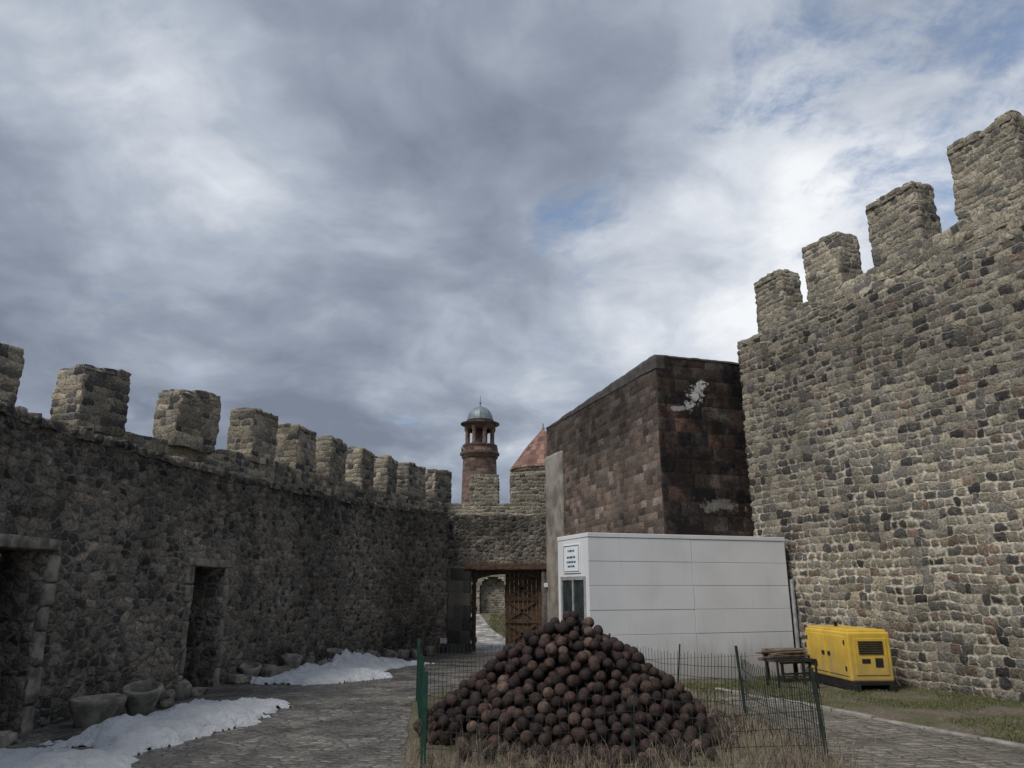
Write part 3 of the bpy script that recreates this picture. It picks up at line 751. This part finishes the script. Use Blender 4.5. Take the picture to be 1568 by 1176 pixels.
while len(pts)<500:
    x=random.gauss(2.5,.35) if random.random()<.6 else random.uniform(-1,3.2); y=random.uniform(6.8,8.9); d_=math.hypot(x-cen[0],y-cen[1])
    if d_<R: continue
    pts.append((x,y))
blades('dry_stalks',pts,(.2,.5),(.0013,.0026),M_dry,1.)
pts=[]
while len(pts)<34000:
    y=random.uniform(6,16); x=random.uniform(2.9,9)
    if x<kx(y)+.1 and y<12: continue
    w=P0.x+D.x/D.y*(y-P0.y)-.05
    if x>w: continue
    if mnoise.noise(Vector((x*1.1,y*1.1,9)))<random.uniform(-.2,.35): continue
    pts.append((x,y))
blades('short_grass',pts,(.012,.05),(.003,.006),M_grn,1.2)
pts=[(random.uniform(-1.,3.),random.uniform(26,37)) for _ in range(12000)]
pts=[p for p in pts if p[0]>interp(p[1],[(23,1.2),(27,.2),(32,-.9),(37.5,-1.6)])+.05]
blades('gate_lawn',pts,(.03,.09),(.01,.02),M_grn)
pts=[]
for _ in range(2500):
    y=random.uniform(8,22.5)
    if mnoise.noise(Vector((y*1.5,1,2)))<.05: continue
    pts.append((wallx(y)-random.uniform(.05,.45),y))
ob=blades('wall_top_weeds',pts,(.04,.12),(.002,.005),M_dry,1.)
for v in ob.data.vertices: v.co.z+=ztop(v.co.y)-gz(0,v.co.y)+.03

# ------------------------------------------------------------------ snow
def snow(name,poly,h,amp=.35,res=.04,seed=0,mounds=()):
    xs_=[p[0] for p in poly]; ys_=[p[1] for p in poly]
    x0,x1,y0,y1=min(xs_)-.5,max(xs_)+.5,min(ys_)-.5,max(ys_)+.5
    nx=int((x1-x0)/res);ny=int((y1-y0)/res)
    def sd(x,y):
        ins=False; dm=9
        for (ax,ay),(bx,by) in zip(poly,poly[1:]+poly[:1]):
            if (ay>y)!=(by>y) and x<(bx-ax)*(y-ay)/(by-ay)+ax: ins=not ins
            t=max(0,min(1,((x-ax)*(bx-ax)+(y-ay)*(by-ay))/((bx-ax)**2+(by-ay)**2)))
            dm=min(dm,math.hypot(x-ax-t*(bx-ax),y-ay-t*(by-ay)))
        return dm if ins else -dm
    vs=[];fs=[];idx={}
    for j in range(ny+1):
        for i in range(nx+1):
            x=x0+i*res;y=y0+j*res
            q=Vector((x,y,seed))
            d_=sd(x,y)+amp*mnoise.noise(q*1.3)+amp*.7*mnoise.noise(q*3.5)+amp*.4*mnoise.noise(q*9)+amp*.2*mnoise.noise(q*20)
            if d_>-.08:
                k=max(0,min(1,d_/.45))**.6
                hh=h
                for mx_,my_,mr,mh in mounds: hh+=mh*math.exp(-((x-mx_)**2+(y-my_)**2)/mr**2)
                zz=(k*hh*(1+.7*mnoise.noise(q*1.7)+.4*mnoise.noise(q*5)+.3*mnoise.noise(q*13)) if d_>0 else d_*.3)
                idx[(i,j)]=len(vs); vs.append((x,y,gz(x,y)+zz))
    for j in range(ny):
        for i in range(nx):
            c=[(i,j),(i+1,j),(i+1,j+1),(i,j+1)]
            if all(k in idx for k in c): fs.append([idx[k] for k in c])
    return pyobj(name,vs,fs,M_snow,True)
snow('snow_patch',[(-4.95,8.85),(-4.55,9.6),(-4.45,10.9),(-3.9,11.5),(-3.1,11.5),(-3.2,10.2),(-3.45,8.7),(-3.8,7.9),(-4.7,8.3)],.11,amp=.34,seed=1,mounds=[(-4.1,9.3,.7,.06)])
snow('snow_patch',[(-4.75,13.3),(-4.5,15),(-4.1,17.3),(-3.7,19),(-2.9,19.2),(-2.0,18.6),(-2.4,17.4),(-3.0,16.2),(-2.4,14.6),(-3.3,13.5)],.11,amp=.4,seed=5,mounds=[(-3.75,17.6,.6,.26),(-4.2,15.6,.6,.08)])
snow('snow_patch',[(-5.5,8.1),(-5.0,8.3),(-4.4,8.05),(-3.6,7.75),(-3.3,5),(-5.8,5)],.12,amp=.18,seed=9)

# ------------------------------------------------------------------ fallen stones
def rock(name,x,y,sx,sy,sz,seed,tilt=0,rz=0.):
    bm=bmesh.new(); bmesh.ops.create_cube(bm,size=1)
    bmesh.ops.bevel(bm,geom=bm.edges[:],offset=.12,segments=2,affect='EDGES')
    bmesh.ops.subdivide_edges(bm,edges=bm.edges[:],cuts=2,use_grid_fill=True)
    for v in bm.verts:
        v.co+=mnoise.noise_vector(v.co*1.6+Vector((seed*3.1,seed,0)))*.16+mnoise.noise_vector(v.co*5+Vector((seed,0,0)))*.05
        v.co=Vector((v.co.x*sx,v.co.y*sy,v.co.z*sz))
    bmesh.ops.transform(bm,matrix=Matrix.Translation((x,y,gz(x,y)+sz*.42))@Matrix.Rotation(rz,4,'Z')@Matrix.Rotation(tilt,4,'X'),verts=bm.verts)
    for f in bm.faces: f.smooth=True
    me=bpy.data.meshes.new(name); bm.to_mesh(me); bm.free(); ob=bpy.data.objects.new(name,me); COL.objects.link(ob); me.materials.append(M_rock)
sd=1
for (x,y,sx,sy,sz) in [(-4.95,11.3,.2,.25,.2),(-4.9,11.75,.25,.22,.28),(-4.78,13.75,.35,.3,.16),(-4.85,12.15,.35,.3,.12),
    (-4.5,14.6,.24,.28,.26),(-4.42,15.1,.28,.24,.2),(-4.2,16.2,.2,.2,.32),(-4.0,16.7,.35,.28,.22),(-3.8,17.9,.24,.24,.38),(-3.6,18.5,.24,.24,.34),(-3.4,19.1,.35,.3,.3),(-3.1,19.8,.32,.28,.28),(-2.85,20.5,.3,.28,.28),(-2.6,21.2,.33,.3,.24),(-2.3,21.8,.26,.26,.28),(-5.35,8.35,.35,.3,.16),(-4.75,10.95,.16,.16,.12)]:
    rock('fallen_stone_block',x,y,sx,sy,sz,sd,random.uniform(-.15,.15),random.uniform(0,3)); sd+=1
def trough(x,y,ro,ri,h,sq=1.,z=0,rz=0.,tilt=(.0,.0)):
    prof=[(ro*.62,-.05),(ro*.74,h*.2),(ro*.95,h*.6),(ro*1.05,h*.80),(ro*1.07,h*.96),(ro*1.0,h),(ri,h*.99),(ri*.92,h*.6),(ri*.7,h*.35),(.001,h*.3)]
    ob=revolve('stone_mortar',prof,0,0,M_rock,32)
    for v in ob.data.vertices:
        v.co+=mnoise.noise_vector(v.co*5+Vector((x,y,0)))*.016; v.co.x*=sq
    ob.location=(x,y,z); ob.rotation_euler=(tilt[0],tilt[1],rz)
# rims tip a little towards the courtyard so the hollows show
trough(-5.0,9.62,.28,.225,.32,1.2,rz=1.4,tilt=(.0,.0)); trough(-4.85,10.42,.23,.18,.33,tilt=(.22,.08),z=.03); trough(-4.4,15.65,.19,.14,.3,z=-.02,tilt=(.2,.1)); trough(-4.98,10.98,.15,.11,.24,tilt=(.15,0))
trough(-4.7,14.15,.18,.13,.26,tilt=(.25,.05)); trough(-3.95,17.3,.17,.12,.34,z=-.06,tilt=(.2,.1))

# ------------------------------------------------------------------ world sky
w=bpy.data.worlds.new('World'); S.world=w; w.use_nodes=True
nt=w.node_tree; nt.nodes.clear(); nb=NB(nt)
SUN_EL=math.radians(48); SUN_DIR=Vector((-.75,-.66,0)).normalized()
sky=nb.n('ShaderNodeTexSky',sky_type='NISHITA'); sky.sun_disc=False; sky.sun_elevation=SUN_EL
sky.sun_rotation=math.atan2(SUN_DIR.x,SUN_DIR.y); sky.air_density=1.; sky.dust_density=1.
bg1=nb.n('ShaderNodeBackground',{'Color':sky.outputs[0],'Strength':.15})
tc=nb.n('ShaderNodeTexCoord').outputs['Generated']; X=nb.xyz(tc)
zz=nb.m('ADD',nb.m('MAXIMUM',X[2],0.),.30)
pp=nb.cmb(nb.m('DIVIDE',X[0],zz),nb.m('DIVIDE',X[1],zz),0.)
wv=nb.vm('MULTIPLY',nb.vm('SUBTRACT',nb.noise(pp,2.2,3,.5,col=True),(.5,.5,.5)),(.26,.26,0))
pq=nb.vm('ADD',pp,wv)
nA=nb.noise(pq,2.3,6,.5); nB=nb.noise(nb.vm('ADD',pq,(5.3,2.1,0)),5.5,6,.58); nC=nb.noise(nb.vm('ADD',pq,(1.7,9.1,0)),.9,3,.5)
def blob(dx,dy,dz,cosr,amp):
    v=Vector((dx,dy,dz)).normalized()
    dt=nb.vm('DOT_PRODUCT',tc,tuple(v))
    return nb.ss(dt,cosr,1.,0,amp)
br=nb.m('ADD',nb.m('MULTIPLY',nb.m('SUBTRACT',nA,.5),1.6),nb.m('MULTIPLY',nb.m('SUBTRACT',nB,.5),.62))
br=nb.m('ADD',br,.455)
for args in [(.26,.93,.40,.975,.22),(.38,.93,.28,.96,.12),(-.5,.844,.72,.94,.20),(.42,.85,.64,.95,.24),(-.06,.86,.66,.94,-.22),(-.5,.95,.26,.92,-.26),(-.2,.95,.18,.96,-.10),(.2,.97,.2,.97,.14),(-.25,.93,.46,.975,.14)]:
    br=nb.m('ADD',br,blob(*args))
cc=nb.ramp(br,[(.05,(.19,.222,.285)),(.33,(.285,.328,.405)),(.56,(.42,.468,.55)),(.78,(.64,.68,.745)),(1.,(.88,.90,.93))])
bg2=nb.n('ShaderNodeBackground',{'Color':cc,'Strength':1.04})
gapm=nb.m('ADD',nb.m('ADD',nb.noise(nb.vm('ADD',pq,(3.1,4.4,0)),5.2,7,.66),nb.m('MULTIPLY',nb.m('SUBTRACT',nC,.5),.3)),
   nb.m('ADD',blob(.66,.80,.64,.93,.20),nb.m('ADD',blob(.10,.9,.44,.994,.16),-.13)))
cov=nb.ss(gapm,.45,.68,1.,.25)
mx=nb.n('ShaderNodeMixShader',{0:cov,1:bg1.outputs[0],2:bg2.outputs[0]})
out=nb.n('ShaderNodeOutputWorld'); nt.links.new(mx.outputs[0],out.inputs[0])

sl=bpy.data.lights.new('sun','SUN'); sl.energy=2.6; sl.angle=math.radians(20); sl.color=(1,.95,.87)
so=bpy.data.objects.new('sun',sl); COL.objects.link(so)
v=Vector((SUN_DIR.x*math.cos(SUN_EL),SUN_DIR.y*math.cos(SUN_EL),math.sin(SUN_EL)))
so.rotation_euler=v.to_track_quat('Z','Y').to_euler()

# ------------------------------------------------------------------ camera
cam=bpy.data.cameras.new('camera'); co=bpy.data.objects.new('camera',cam); COL.objects.link(co)
cam.sensor_width=36; cam.lens=1130/1568*36; cam.clip_end=2000
co.location=(0,0,1.6); co.rotation_euler=(math.radians(90+15.4),0,0)
S.camera=co
S.view_settings.view_transform='Standard'; S.view_settings.look='None'; S.view_settings.exposure=0
